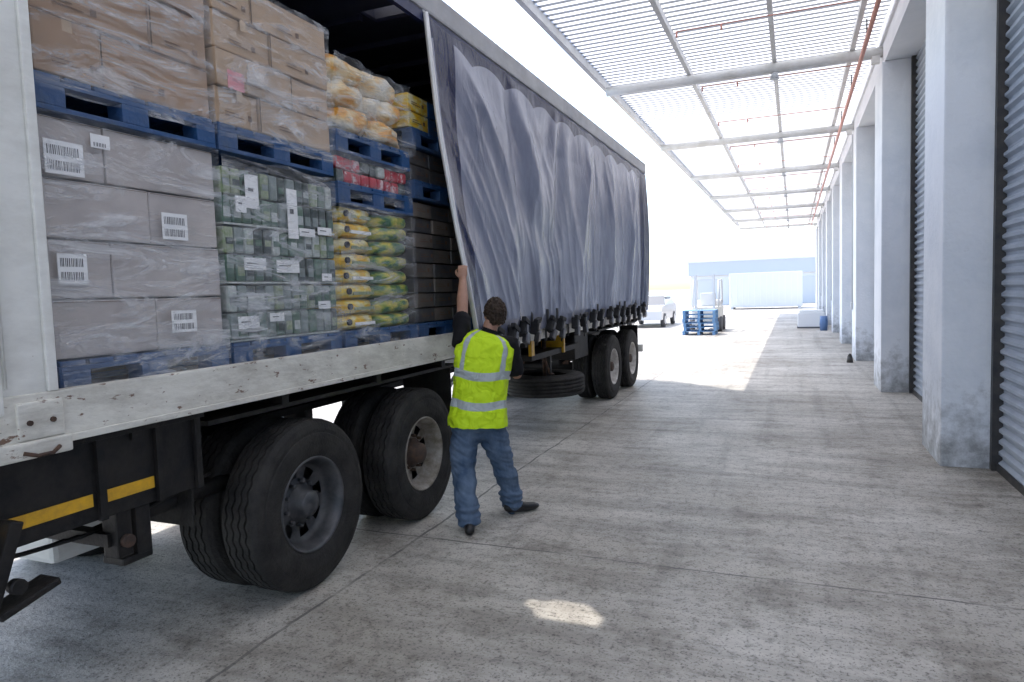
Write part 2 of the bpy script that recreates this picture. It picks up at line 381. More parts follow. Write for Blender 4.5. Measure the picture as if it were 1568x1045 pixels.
def rim(b,c,sgn,m,hubm):
    prof=[(.112,.300),(.125,.296),(.125,.287),(.105,.275),(.06,.262),(.04,.256),(.01,.25),(.0,.235),(-.005,.225),(-.01,.155),(-.0,.135),(.01,.12)]
    b.lathe(c,prof,m,80,'x',sgn,None,lambda j,k: j==8 and (k%10)<5)
    b.lathe(c,[(-.10,.26),(-.10,.02)],dark,40,'x',sgn)
    b.lathe(c,[(.01,.12),(.02,.115),(.03,.085),(.09,.08),(.10,.07),(.115,.03),(.116,.001)],hubm,40,'x',sgn)
    for k in range(10):
        a=2*math.pi*k/10+.2; y,z=.138*math.cos(a),.138*math.sin(a)
        p=Vector(c)+Vector((sgn*-.01,y,z)); b.cyl(p,p+Vector((sgn*.045,0,0)),.013,hubm,6)
rimd=mat('rim_dark_painted',(.045,.047,.052),.42,.2,col2=(.11,.11,.115),scale=7)
riml=mat('rim_cream_painted',(.42,.39,.35),.5,.1,col2=(.18,.15,.11),scale=9)
rimw=mat('rim_white_dirty',(.7,.68,.64),.5,.0,col2=(.38,.34,.3),scale=9)
hubr=mat('hub_rusty',(.12,.075,.05),.7,.2,col2=(.06,.045,.04),scale=15)
for i,(cy,rm,hm) in enumerate(((3.38,rimd,rimd),(4.76,riml,hubr),(11.1,rimw,hubr),(12.5,rimw,hubr))):
    for sd in(1,-1):
        b=B()
        xo=(XO-.14) if sd>0 else (XI+.14); xi=xo-sd*.33
        tyre(b,(xo,cy,.53),sd); tyre(b,(xi,cy,.53),sd); rim(b,(xo,cy,.53),sd,rm,hm)
        b.lathe((xi,cy,.53),[(-.12,.29),(-.1,.25),(.1,.25),(.12,.29)],dark,40,'x',sd)
        b.done('dual_wheel_%d%s'%(i+1,'a' if sd>0 else 'b'),tr)
b=B(); tyre(b,(-3.1,8.6,.58),1,'z'); b.lathe((-3.1,8.6,.58),[(-.1,.29),(-.05,.25),(0,.24),(.0,.02)],rimd,32,'z'); b.done('spare_wheel',tr)
b=B(); b.bb((-3.35,2.62,.62),(-2.95,2.635,1.16),rubber); b.bb((-3.35,5.42,.5),(-2.86,5.435,1.16),rubber); b.done('mud_flaps',tr)

# curtain
def curtain_mat():
    m,nt,bs=mk('curtain_pvc'); N=nt.nodes; L=nt.links
    uv=N.new('ShaderNodeUVMap'); sp=N.new('ShaderNodeSeparateXYZ'); L.new(uv.outputs[0],sp.inputs[0])
    def M_(op,a,bv=None,cv=None):
        x=N.new('ShaderNodeMath'); x.operation=op
        for i,q in enumerate((a,bv,cv)):
            if q is None: continue
            if isinstance(q,(int,float)): x.inputs[i].default_value=q
            else: L.new(q,x.inputs[i])
        return x.outputs[0]
    u,v=sp.outputs[0],sp.outputs[1]
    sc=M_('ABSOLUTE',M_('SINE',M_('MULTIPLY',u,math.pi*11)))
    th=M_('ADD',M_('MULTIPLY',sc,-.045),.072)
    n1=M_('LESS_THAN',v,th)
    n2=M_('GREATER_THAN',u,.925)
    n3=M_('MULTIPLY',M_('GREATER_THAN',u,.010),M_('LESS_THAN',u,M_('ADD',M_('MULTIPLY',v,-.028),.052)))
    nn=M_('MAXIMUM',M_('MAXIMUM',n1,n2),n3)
    tc=N.new('ShaderNodeTexCoord'); mp=N.new('ShaderNodeMapping'); mp.inputs['Scale'].default_value=(1,1,.5); L.new(tc.outputs['Object'],mp.inputs[0])
    n=N.new('ShaderNodeTexNoise'); n.inputs['Scale'].default_value=1.1; n.inputs['Detail'].default_value=7; n.inputs['Roughness'].default_value=.6; L.new(mp.outputs[0],n.inputs['Vector'])
    r=N.new('ShaderNodeValToRGB'); r.color_ramp.elements[0].color=(.10,.115,.185,1); r.color_ramp.elements[0].position=.35; r.color_ramp.elements[1].color=(.235,.25,.32,1); r.color_ramp.elements[1].position=.64
    L.new(n.outputs['Fac'],r.inputs[0])
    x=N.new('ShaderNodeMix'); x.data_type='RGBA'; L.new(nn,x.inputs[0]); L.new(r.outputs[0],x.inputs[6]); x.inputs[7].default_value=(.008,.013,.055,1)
    L.new(x.outputs[2],bs.inputs['Base Color']); bs.inputs['Roughness'].default_value=.27
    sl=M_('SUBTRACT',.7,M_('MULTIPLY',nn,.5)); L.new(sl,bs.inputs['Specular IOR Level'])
    n2_=N.new('ShaderNodeTexNoise'); n2_.inputs['Scale'].default_value=4; n2_.inputs['Detail'].default_value=4; n2_.inputs['Distortion'].default_value=1.4; L.new(mp.outputs[0],n2_.inputs['Vector'])
    bp=N.new('ShaderNodeBump'); bp.inputs['Strength'].default_value=.35; bp.inputs['Distance'].default_value=.04; L.new(n2_.outputs['Fac'],bp.inputs['Height']); L.new(bp.outputs[0],bs.inputs['Normal'])
    return m
def lerp(a,b,t): return a+(b-a)*t
CT=4.06
EK=[(CT,-2.74,4.98),(3.2,-2.68,5.02),(2.4,-2.58,5.06),(2.0,-2.52,5.10),(1.7,-2.52,5.20),(1.38,-2.56,5.38)]
def edge(z):
    for (z0,x0,y0),(z1,x1,y1) in zip(EK,EK[1:]):
        if z>=z1: t=(z0-z)/(z0-z1); return lerp(x0,x1,t),lerp(y0,y1,t)
    return EK[-1][1:]
def ridge(p): return (1-min(1,abs(noise.noise(p))*2.0))**2
def cur(u,v):
    z=lerp(CT,1.38,v)-.035*abs(math.sin(u*math.pi*11))*(1-v)**4
    ex,ey=edge(z); L_=13.75-ey
    y=ey+L_*u; w_=max(0,1-u*4.2); w_=w_*w_*(3-2*w_)
    x=lerp(-2.73,ex,w_)
    top=(CT-z); fade=min(1,v*5)*min(1,(1-u)*16)
    diag=(z-1.4)*.60*max(0,1-u*2.0)-.14*(z-1.4)*max(0,u-.4)
    ph=y+diag
    wy=.40*noise.noise(Vector((y*.45,z*.5,3.3)))
    d=.085*ridge(Vector(((ph+wy)*.75,z*.22,1.7)))+.032*ridge(Vector(((ph-wy)*1.8,z*.28,8.1)))*(.45+.55*v)
    d+=.016*ridge(Vector(((ph+wy*.5)*4.2,z*.4,5.1)))*v
    for yc,a_ in((7.5,.038),):
        r=math.hypot((y-yc)*1.15,(top)*.72)
        if r<2.2: d+=a_*math.sin(r*9.5+noise.noise(Vector((y,z,1)))*2.5)*math.exp(-((r-.85)/.5)**2)
    d-=.05
    bel=.09*math.sin(math.pi*v)*min(1,u*4)
    x+=d*fade*min(1,.15+u*25)+bel*.6+.02
    if v>.94: x=lerp(x,-2.715,(v-.94)/.06*.7*(1-w_))
    return (x,y,z)
b=B(); b.grid(cur,420,120,curtain_mat()); b.done('curtain',tr)
alu=mat('aluminium_pole',(.7,.7,.7),.4,.3)
b=B(); pts=[cur(0,k/14) for k in range(15)]; b.tube([(p[0]+.01,p[1]-.015,p[2]) for p in pts],[.022]*15,alu,10)
b.tube([(-2.74,4.98,CT),(-2.75,4.9,CT+.13)],[.02,.02],alu,8)
b.done('curtain_pole',tr)
strap=mat('black_webbing',(.012,.012,.014),.7); bk=mat('buckle_steel',(.10,.10,.11),.35,.8)
b=B(); n=17
for k in range(n):
    u=.05+.87*(k+random.uniform(-.15,.15))/(n-1); x,y,z=cur(u,.985)
    x=max(x,-2.72)
    b.bb((x+.012,y-.03,1.34),(x+.020,y+.03,1.60),strap)
    b.bb((-2.735,y-.024,1.24),(-2.728,y+.024,1.42),strap)
    rr=Matrix.Rotation(random.uniform(-.5,.5),3,'X')@Matrix.Rotation(random.uniform(-.25,.25),3,'Y')
    zz=random.uniform(-.04,.02)
    b.box((x+.055,y,1.42+zz),(.08,.13,.15),strap,rr,.02); b.box((x+.085,y,1.50+zz),(.05,.15,.05),strap,rr,.012); b.box((x+.075,y+.01,1.32+zz),(.06,.09,.12),bk,rr,.012)
    b.box((x+.096,y,1.42+zz),(.012,.05,.09),bk,rr,.003)
    ll=random.uniform(.18,.32)
    lp=[(x+.05,y+.02+.12*math.sin(t*math.pi),1.46-ll*t) for t in[i/8 for i in range(9)]]
    b.tube(lp,[(.006,.026)]*9,strap,6,True,(1,0,0))
    b.cyl((-2.74,y,1.28),(-2.74,y,1.22),.012,bk,6)
b.done('ratchet_straps',tr)

# ---------------------------------------------------------------- pallets & cargo
bluep=mat('blue_pallet_paint',(.006,.066,.20),.6,col2=(.05,.08,.12),scale=9,lo=.55,hi=.85,bump=.3,bscale=30,dust=.25)
blued=mat('blue_pallet_faded_hazed',(.10,.26,.50),.7,col2=(.3,.4,.5),scale=9,lo=.4,hi=.8)  # worn blue, paled further to stand in for distance haze
def pallet(name,y0,y1,z0,x1=-2.84,depth=1.2,h=.15,m=None):
    m=m or bluep
    b=B(); x0=x1-depth; L_=y1-y0
    for yy in(y0,(y0+y1)/2-.07,y1-.12):
        for k,xx in enumerate((x1-.10,(x0+x1)/2-.05,x0)): b.bb((xx,yy,z0+.022),(xx+.10,yy+.14 if yy!=y1-.12 else y1,z0+h-.044),m,.004)
    for xx in(x1-.1,(x0+x1)/2-.05,x0): b.bb((xx,y0,z0),(xx+.1,y1,z0+.022),m,.003)
    for xx in(x1-.1,(x0+x1)/2-.05,x0): b.bb((xx,y0,z0+h-.044),(xx+.1,y1,z0+h-.022),m,.003)
    n=7
    for k in range(n):
        a=y0+L_*k/n; b.bb((x0,a+.006,z0+h-.021),(x1-random.uniform(0,.006),a+L_/n-.012,z0+h),m,.003)
    return b.done(name,None,((x0+x1)/2,(y0+y1)/2,z0))
brown=mat('brown_cardboard',(.40,.26,.165),.75,col2=(.33,.21,.13),scale=3,bump=.08,bscale=8,dust=.25)
brown2=mat('brown_cardboard_light',(.54,.39,.265),.75,col2=(.45,.32,.215),scale=3,bump=.08,bscale=8,dust=.2)
lilac=mat('pale_carton',(.53,.485,.46),.6,col2=(.43,.39,.38),scale=2.5,bump=.1,bscale=7,dust=.25)
edgem=mat('carton_shadow_gap',(.12,.08,.05),.9)
label=mat('paper_label',(.85,.85,.85),.6); ink=mat('label_ink',(.04,.04,.05),.7); pink=mat('pink_label',(.7,.3,.33),.6); printm=mat('carton_print',(.18,.11,.07),.8)
tapem=mat('packing_tape',(.50,.38,.27),.2)
def barcode(b,x,y,z,w,h,seed=0):
    rd=random.Random(seed)
    b.bb((x,y,z),(x+.003,y+w,z+h),label)
    for row in range(2 if h>.07 else 1):
        yy=y+.012; zz=z+h*(.12+.45*row)
        while yy<y+w-.02:
            ww=rd.uniform(.001,.004); b.bb((x+.0031,yy,zz),(x+.004,yy+ww,zz+h*.28),ink); yy+=ww+rd.uniform(.003,.007)
def carton(b,x1,y0,y1,z0,z1,m,dep=.4,labelp=None,pr=True):
    j=lambda a:random.uniform(-a,a); x1=x1+j(.010)
    b.box((x1-dep/2,(y0+y1)/2,(z0+z1)/2),(dep,y1-y0-.006,z1-z0-.005),m,Matrix.Rotation(j(.006),3,'Z'),.009)
    b.bb((x1+.0035,y0+.012,z0+(z1-z0)*.955),(x1+.005,y1-.012,z0+(z1-z0)*.965),edgem)
    if pr:
        ym=lerp(y0,y1,.25+j(.1)); b.bb((x1+.004,ym,z0+.05),(x1+.005,ym+.14,z0+.056),printm); b.bb((x1+.004,ym,z0+.068),(x1+.005,ym+.09,z0+.073),printm); b.bb((x1+.004,ym+.17,z0+.05),(x1+.005,ym+.20,z0+.08),printm)
def film_mat(name,a0,a1,sc=2.6):
    m,nt,bs=mk(name); N=nt.nodes; L=nt.links
    bs.inputs['Base Color'].default_value=(.88,.9,.93,1); bs.inputs['Roughness'].default_value=.18; bs.inputs['Specular IOR Level'].default_value=.9
    tc=N.new('ShaderNodeTexCoord'); mp=N.new('ShaderNodeMapping'); mp.inputs['Scale'].default_value=(1,.7,3.4); mp.inputs['Rotation'].default_value=(.5,0,0); L.new(tc.outputs['Object'],mp.inputs[0])
    n=N.new('ShaderNodeTexNoise'); n.inputs['Scale'].default_value=sc; n.inputs['Detail'].default_value=7; n.inputs['Roughness'].default_value=.74; n.inputs['Distortion'].default_value=1.3; L.new(mp.outputs[0],n.inputs['Vector'])
    r=N.new('ShaderNodeValToRGB'); e=r.color_ramp.elements; e[0].position=.47; e[0].color=(a0,a0,a0,1); e[1].position=.72; e[1].color=(a1,a1,a1,1)
    L.new(n.outputs['Fac'],r.inputs[0]); t=N.new('ShaderNodeBsdfTransparent'); x=N.new('ShaderNodeMixShader')
    bp=N.new('ShaderNodeBump'); bp.inputs['Strength'].default_value=.9; bp.inputs['Distance'].default_value=.025; L.new(n.outputs['Fac'],bp.inputs['Height']); L.new(bp.outputs[0],bs.inputs['Normal'])
    L.new(r.outputs[0],x.inputs[0]); L.new(t.outputs[0],x.inputs[1]); L.new(bs.outputs[0],x.inputs[2]); L.new(x.outputs[0],N['Material Output'].inputs[0]); return m
film=film_mat('stretch_wrap_film',.06,.65); film2=film_mat('stretch_wrap_film_thin',.05,.7,1.8)
def wrap(b,x,y0,y1,z0,z1,seed=0,amp=.012,sag=0,fm=None):
    def fn(u,v):
        y=lerp(y0,y1,u); z=lerp(z0,z1,v); 
        return (x+amp*noise.noise(Vector((y*5,z*7+y*3,seed)))+sag*math.sin(v*math.pi),y,z+.02*noise.noise(Vector((y*4,seed,v)))*(1 if v in(0,1) else 0))
    b.grid(fn,30,40,fm or film)
DZ=1.425
cols=[(1.90,2.83),(2.87,3.84),(3.88,4.86),(4.90,5.90),(5.95,6.95)]
for (a,c) in cols: pallet('blue_pallet',a,c,DZ)
XC=-2.86
b=B(); a,c=cols[0]
for k in range(4):
    z0=1.58+.257*k; z1=z0+.254
    sp=a+(.32 if k%2 else .55)*(c-a)
    carton(b,XC,a,sp,z0,z1,lilac,.55,None,False); carton(b,XC,sp,c,z0,z1,lilac,.55,None,False)
    b.bb((XC-1.15,a,z0),(XC-.58,c,z1),lilac)
barcode(b,XC+.016,1.91,2.36,.17,.14,1); barcode(b,XC+.016,2.12,2.50,.09,.06,2)
barcode(b,XC+.016,2.46,2.12,.15,.13,3); barcode(b,XC+.016,1.93,1.90,.13,.13,4); barcode(b,XC+.016,2.48,1.66,.15,.11,5)
wrap(b,XC+.024,a-.01,c+.01,1.50,2.62,1,.012,0,film2); wrap(b,XC+.04,a,c,1.44,1.72,5,.02)
b.done('pale_carton_stack')
for idx,(a,c) in enumerate(cols[:2]):
    pallet('blue_pallet',a-.02,c+.0,2.62)
    b=B()
    for k in range(5):
        z0=2.775+(.2*k if idx else .255*k); z1=z0+(.198 if idx else .253)
        if idx==1 and k==4: continue
        sp=a+(.33,.62,.45,.3,.5)[k]*(c-a); mm=brown2 if idx else brown
        carton(b,XC,a,sp,z0,z1,mm); carton(b,XC,sp,c,z0,z1,mm); b.bb((XC-1.15,a,z0),(XC-.44,c,z1),mm)
        b.bb((XC+.010,sp-.004,z0+.004),(XC+.0115,sp+.003,z1),edgem)
        b.bb((XC-.1,(a+sp)/2-.02,z1-.001),(XC+.008,(a+sp)/2+.025,z1+.001),tapem); b.bb((XC+.008,(a+sp)/2-.02,z1-.06),(XC+.010,(a+sp)/2+.025,z1-.002),tapem)
    if idx: b.bb((XC+.012,a+.08,2.97),(XC+.014,a+.2,3.07),pink)
    wrap(b,XC+.024,a-.01,c+.01,2.70,3.58 if idx else 4.02,2+idx)
    if idx: wrap(b,XC+.05,a+.2,c,2.72,3.15,9,.04)
    b.done('brown_carton_stack')
gcols=[mat('pack_green',(.055,.115,.085),.35,col2=(.11,.19,.13),scale=20),mat('pack_grey',(.26,.30,.29),.35,col2=(.17,.21,.20),scale=25),mat('pack_white',(.58,.60,.58),.4,col2=(.32,.37,.34),scale=30),mat('pack_dark',(.03,.045,.042),.35,col2=(.07,.09,.08),scale=20),mat('pack_lime',(.18,.26,.11),.4,col2=(.38,.40,.31),scale=30)]
b=B(); a,c=cols[1]
b.bb((XC-1.15,a+.02,1.58),(XC-.25,c-.02,2.55),gcols[1])
for t in range(3):
    z0=1.58+.325*t
    b.bb((XC-.3,a,z0),(XC+.0,c,z0+.01),gcols[2])
    for r in range(2):
        n=13
        for k in range(n):
            y0=a+(c-a)*k/n; m=random.choice(gcols if r else [gcols[0],gcols[1],gcols[3],gcols[0]])
            zz=z0+.012+r*.155
            x1=XC-random.uniform(0,.012)
            b.bb((x1-.08,y0+.003,zz),(x1,y0+(c-a)/n-.003,zz+.148),m,.014)
            b.bb((x1+.0005,y0+.012,zz+.03+.02*r),(x1+.002,y0+(c-a)/n-.012,zz+.085),random.choice(gcols))
for (yy,zz,ww,hh) in((a+.05,1.65,.16,.07),(a+.12,1.98,.17,.07),(a+.38,1.97,.2,.075),(a+.08,2.30,.08,.09),(a+.16,2.33,.10,.19),(a+.5,2.18,.09,.30),(a+.6,2.2,.15,.05),(a+.75,1.74,.12,.05),(a+.78,2.22,.14,.05),(a+.8,1.92,.1,.05),(a+.3,1.68,.12,.05)):
    b.bb((XC+.012,yy,zz),(XC+.015,yy+ww,zz+hh),label); b.bb((XC+.0152,yy+.02,zz+hh*.5),(XC+.016,yy+ww*.6,zz+hh*.6),ink)
wrap(b,XC+.02,a-.01,c+.01,1.44,2.60,7); wrap(b,XC+.035,a+.1,c+.02,1.44,1.95,8,.03)
b.done('wrapped_beverage_pack_stack')
def sack_mat(name,c1,c2,c3,sc):
    m,nt,bs=mk(name); N=nt.nodes; L=nt.links
    tc=N.new('ShaderNodeTexCoord'); mp=N.new('ShaderNodeMapping'); mp.inputs['Scale'].default_value=(1,1,2.2); L.new(tc.outputs['Object'],mp.inputs[0])
    n=N.new('ShaderNodeTexNoise'); n.inputs['Scale'].default_value=sc; n.inputs['Detail'].default_value=2; L.new(mp.outputs[0],n.inputs[0])
    r=N.new('ShaderNodeValToRGB'); e=r.color_ramp.elements; e.new(.5); e[0].position=.40; e[0].color=lin(c1); e[1].position=.48; e[1].color=lin(c2); e[2].position=.62; e[2].color=lin(c3)
    L.new(n.outputs['Fac'],r.inputs[0]); L.new(r.outputs[0],bs.inputs['Base Color']); bs.inputs['Roughness'].default_value=.28; 
    n2=N.new('ShaderNodeTexNoise'); n2.inputs['Scale'].default_value=18; n2.inputs['Distortion'].default_value=1; L.new(mp.outputs[0],n2.inputs[0])
    bp=N.new('ShaderNodeBump'); bp.inputs['Strength'].default_value=.6; bp.inputs['Distance'].default_value=.02; L.new(n2.outputs['Fac'],bp.inputs['Height']); L.new(bp.outputs[0],bs.inputs['Normal'])
    return m
sy=sack_mat('sack_yellow',(.78,.46,.03),(.78,.57,.07),(.74,.68,.43),9); sg=sack_mat('sack_green',(.04,.16,.07),(.25,.34,.05),(.65,.55,.1),9); so_=sack_mat('bag_orange',(.70,.33,.05),(.80,.58,.28),(.82,.76,.64),5)
a,c=cols[2]
pallet('blue_pallet',a,c,2.45); pallet('blue_pallet',a,c-.02,2.80)
b=B()
for k in range(8):
    z=1.635+.108*k; rw=.5*(c-a)
    b.ell((XC-.30,a+rw*.48+random.uniform(-.012,.012),z),(.30,rw*.5,.060),sy,28,12,.55,Matrix.Rotation(random.uniform(-.03,.03),3,'X'),False,.07,k)
    b.ell((XC-.30,a+rw*1.47,z+random.uniform(-.01,.01)),(.31,rw*.53,.060),sg,28,12,.55,Matrix.Rotation(random.uniform(-.05,.05),3,'X'),False,.07,k+20)
    yy=a+.09+random.uniform(-.02,.02); b.cyl((XC-.012,yy,z),(XC+.006,yy,z),.022,ink,12)
    b.bb((XC-.02,a+rw*.3,z-.026),(XC+.004,a+rw*.8,z-.004),gcols[4] if k%3 else label)
    b.bb((XC-1.1,a+.03,z-.05),(XC-.5,c-.03,z+.05),sy)
wrap(b,XC+.025,a-.01,c+.01,1.44,2.46,11)
b.done('yellow_sack_stack')
b=B(); redp=mat('pack_red',(.50,.03,.05),.35,col2=(.7,.5,.5),scale=14,lo=.55,hi=.6)
for r in range(2):
    for k in range(9):
        y0=a+.02+(c-a-.06)*k/9; b.bb((XC-.12,y0,2.605+.09*r),(XC-random.uniform(0,.02),y0+.095,2.69+.09*r),random.choice([redp,redp,gcols[2],gcols[3],redp]),.02)
b.bb((XC-1.1,a+.04,2.61),(XC-.12,c-.05,2.785),gcols[3]); wrap(b,XC+.02,a,c,2.5,2.82,13,.03)
b.done('red_pack_stack')
b=B()
for k in range(3):
    z=3.045+.165*k
    for j in range(2):
        b.ell((XC-.28,a+.25+.44*j+random.uniform(-.02,.02)-.03*k,z+random.uniform(-.01,.01)),(.30,.255,.10),so_,36,18,.62,Matrix.Rotation(random.uniform(-.10,.10),3,'X'),False,.20,k*5+j)
    b.bb((XC-1.1,a+.06,z-.06),(XC-.45,c-.08,z+.06),so_)
wrap(b,XC+.04,a,c,2.9,3.45,14,.05)
b.done('orange_bag_stack')
a,c=cols[3]
pallet('blue_pallet',a,c,2.60); pallet('blue_pallet',a,c,3.02)
ct=mat('dark_carton',(.11,.10,.092),.6,col2=(.20,.165,.14),scale=4); ct2=mat('dark_crate',(.05,.055,.07),.5,col2=(.12,.11,.10),scale=8)
b=B()
for k in range(8):
    z0=1.58+.125*k
    for j in range(3): carton(b,XC-.02,a+(c-a)*j/3,a+(c-a)*(j+1)/3,z0,z0+.12,ct if (k+j)%2 else ct2,.4)
    b.bb((XC-1.1,a,z0),(XC-.46,c,z0+.12),ct)
b.done('dark_carton_stack')
b=B()
for k in range(2):
    for j in range(3): carton(b,XC-.02,a+(c-a)*j/3,a+(c-a)*(j+1)/3,2.755+.13*k,2.88+.13*k,ct2,.4)
for k in range(2):
    for j in range(3): carton(b,XC-.02,a+(c-a)*j/3,a+(c-a)*(j+1)/3,3.175+.14*k,3.31+.14*k,sy if j!=1 else bluep,.4)
b.done('yellow_carton_stack')
a,c=cols[4]; b=B()
for k in range(6):
    for j in range(2): carton(b,XC-.04,a+(c-a)*j/2,a+(c-a)*(j+1)/2,1.58+.25*k,1.825+.25*k,ct,.8)
b.done('dark_carton_stack')
for (a,c) in cols:
    pallet('blue_pallet',a,c,DZ,-3.98)
    b=B()
    for k in range(7): carton(b,-4.0,a,c,1.58+.27*k,1.845+.27*k,brown,1.1)
    b.done('brown_carton_stack')

# ---------------------------------------------------------------- worker
r_=Vector((math.cos(psi),math.sin(psi),0)); d_=Vector((-math.sin(psi),math.cos(psi),0))
def P(u,v,z): return r_*u+d_*(5.3+v)+Vector((0,0,z))
wk=empty('warehouse_worker')
skin=mat('skin',(.42,.235,.16),.5,col2=(.35,.18,.125),scale=12)
shirt=mat('black_shirt',(.010,.010,.012),.85,bump=.4,bscale=14,spec=.2)
jeans=mat('blue_denim',(.050,.085,.145),.85,col2=(.13,.18,.26),scale=7,bump=.5,bscale=16,stretch=(1,1,.6),spec=.2)
shoe=mat('black_shoe_leather',(.012,.011,.011),.4)
hairm=mat('brown_hair',(.022,.013,.009),.6,col2=(.055,.035,.023),scale=45,bump=.9,bscale=70,stretch=(1,1,.4),spec=.3)
b=B(); segs=[]
def limb(pts,rad,lab,ref=None,seg=18):
    b.tube(pts,rad,skin,seg,True,ref)
    for i in range(len(pts)-1):
        ra=rad[i] if not isinstance(rad[i],tuple) else sum(rad[i])/2; rb=rad[i+1] if not isinstance(rad[i+1],tuple) else sum(rad[i+1])/2
        segs.append((lab,Vector(pts[i]),Vector(pts[i+1]),ra,rb))
    b.ell(pts[0],[ (rad[0] if not isinstance(rad[0],tuple) else min(rad[0]))*.97]*3,skin,14,8); b.ell(pts[-1],[(rad[-1] if not isinstance(rad[-1],tuple) else min(rad[-1]))*.97]*3,skin,14,8)
limb([P(-.295,.0,.74),P(-.293,0,.84),P(-.285,.0,.92)],[(.16,.11),(.185,.135),(.165,.12)],'jeans',r_,24)
limb([P(-.285,0,.92),P(-.27,0,1.05),P(-.25,0,1.2),P(-.225,.0,1.34),P(-.20,.01,1.43),P(-.185,.015,1.49)],[(.16,.11),(.155,.105),(.175,.115),(.19,.11),(.155,.08),(.075,.065)],'shirt',r_,24)
limb([P(-.185,.01,1.46),P(-.155,.03,1.58)],[.062,.056],'skin')
limb([P(-.375,-.01,.82),P(-.40,-.03,.66),P(-.41,-.07,.46),P(-.395,-.16,.28),P(-.37,-.21,.10)],[.112,.110,.092,.088,.086],'jeans')
limb([P(-.205,.0,.82),P(-.165,.05,.66),P(-.115,.10,.46),P(-.07,.15,.28),P(-.04,.19,.10)],[.112,.110,.092,.088,.086],'jeans')
def foot(A,dirv,lift,heel=0):
    dv=Vector(dirv).normalized(); A=Vector(A); q=Vector((0,0,1))
    limb([A-dv*.07+q*(.045+lift+heel),A+q*.05+q*lift*.6,A+dv*.09+q*.042,A+dv*.17+q*.036,A+dv*.20+q*.034],[(.044,.038),(.05,.043),(.04,.047),(.032,.043),(.022,.03)],'shoe',(0,0,1),16)
foot(P(-.368,-.24,0),d_*.95+r_*-.05,.0)
foot(P(-.015,.18,0),r_*.85+d_*.45,.02)
sL=Vector((-2.395,4.75,1.43)); eL=Vector((-2.44,4.88,1.69)); wL=Vector((-2.495,5.02,1.93))
limb([P(-.33,.01,1.42),sL,sL.lerp(eL,.68)],[.07,.070,.068],'shirt')
limb([sL.lerp(eL,.45),eL,eL.lerp(wL,.35),wL],[.045,.044,.047,.029],'skin')
sR=P(-.02,.01,1.41); eR=P(.03,.08,1.16); wR=P(-.03,.30,1.30)
limb([P(-.09,.01,1.41),sR,sR.lerp(eR,.85)],[.07,.070,.062],'shirt')
limb([sR.lerp(eR,.7),eR,eR.lerp(wR,.4),wR],[.045,.043,.042,.028],'skin')
def hand(w,up,nrm,side,grip):
    up=Vector(up).normalized(); nrm=Vector(nrm); nrm=(nrm-up*nrm.dot(up)).normalized(); lat=up.cross(nrm).normalized()*side
    limb([w,w+up*.04,w+up*.085],[(.017,.028),(.016,.041),(.013,.040)],'skin',nrm,14)
    for i,ln in enumerate((.070,.078,.073,.058)):
        base=w+up*.082+lat*(.031-.0205*i)
        pp=[base]; ang=0
        for (a_,l) in ((grip*.6,.42),(grip,.33),(grip*.8,.25)):
            ang+=a_; pp.append(pp[-1]+(up*math.cos(ang)+nrm*math.sin(ang))*ln*l)
        limb(pp,[.0098,.0093,.0086,.0072],'skin',None,10)
    limb([w+up*.02+lat*.028,w+up*.05+lat*.055+nrm*.012,w+up*.075+lat*.058+nrm*.035,w+up*.09+lat*.05+nrm*.05],[.015,.012,.0105,.008],'skin',None,10)
hand(wL,(-.05,.10,.8),(-.3,1,.0),1,.85)
hand(wR,(-.3,.6,.55),(-.5,.3,-.3),-1,.9)
body=b.done('tmp')
md=body.modifiers.new('r','REMESH'); md.mode='VOXEL'; md.voxel_size=.0065
md2=body.modifiers.new('s','SMOOTH'); md2.factor=.5; md2.iterations=3
dg=bpy.context.evaluated_depsgraph_get(); me=bpy.data.meshes.new_from_object(body.evaluated_get(dg))
bpy.data.objects.remove(body)
me.materials.clear(); LM=['skin','shirt','jeans','shoe']
for m_ in(skin,shirt,jeans,shoe): me.materials.append(m_)
def near(p):
    best=9;l='skin'
    for lab,a,c,ra,rb in segs:
        ac=c-a; t=max(0,min(1,(p-a).dot(ac)/ac.length_squared)); dd=(p-(a+ac*t)).length-lerp(ra,rb,t)
        if dd<best: best=dd;l=lab
    return l
bmx=bmesh.new(); bmx.from_mesh(me); bmx.normal_update()
for fc in bmx.faces:
    fc.smooth=True; fc.material_index=LM.index(near(fc.calc_center_median()))
for v in bmx.verts:
    mi=[LM[f_.material_index] for f_ in v.link_faces]
    if all(x=='jeans' for x in mi):
        p=v.co; k=noise.noise(Vector((p.x*5,p.y*5,p.z*16)))*.016+noise.noise(Vector((p.x*10,p.y*10,p.z*34+p.x*20)))*.010
        if p.z<.2: k+=.004+.007*math.sin(p.z*110)
        v.co+=v.normal*k
    elif all(x=='shirt' for x in mi): v.co+=v.normal*(.004+.010*noise.noise(v.co*16))
bmx.to_mesh(me); bmx.free()
bo=bpy.data.objects.new('body',me); S.collection.objects.link(bo); bo.parent=wk
hc=P(-.125,.045,1.645); b=B()
fw=(d_*.95-r_*.30).normalized(); rt=fw.cross(Vector((0,0,1))); upv=(Vector((0,0,1))+fw*.05).normalized()
RM=Matrix((rt,fw,upv)).transposed()
b.ell(hc,(.076,.093,.108),skin,32,20,1,RM); b.ell(hc+RM@Vector((0,.03,-.065)),(.055,.058,.05),skin,24,14,1,RM)
b.ell(hc+RM@Vector((0,.098,-.012)),(.013,.02,.025),skin,14,10,1,RM); b.ell(hc+RM@Vector((0,.087,.022)),(.05,.012,.010),skin,14,8,1,RM)
b.ell(hc+RM@Vector((0,.088,-.05)),(.024,.008,.007),pink,14,8,1,RM)
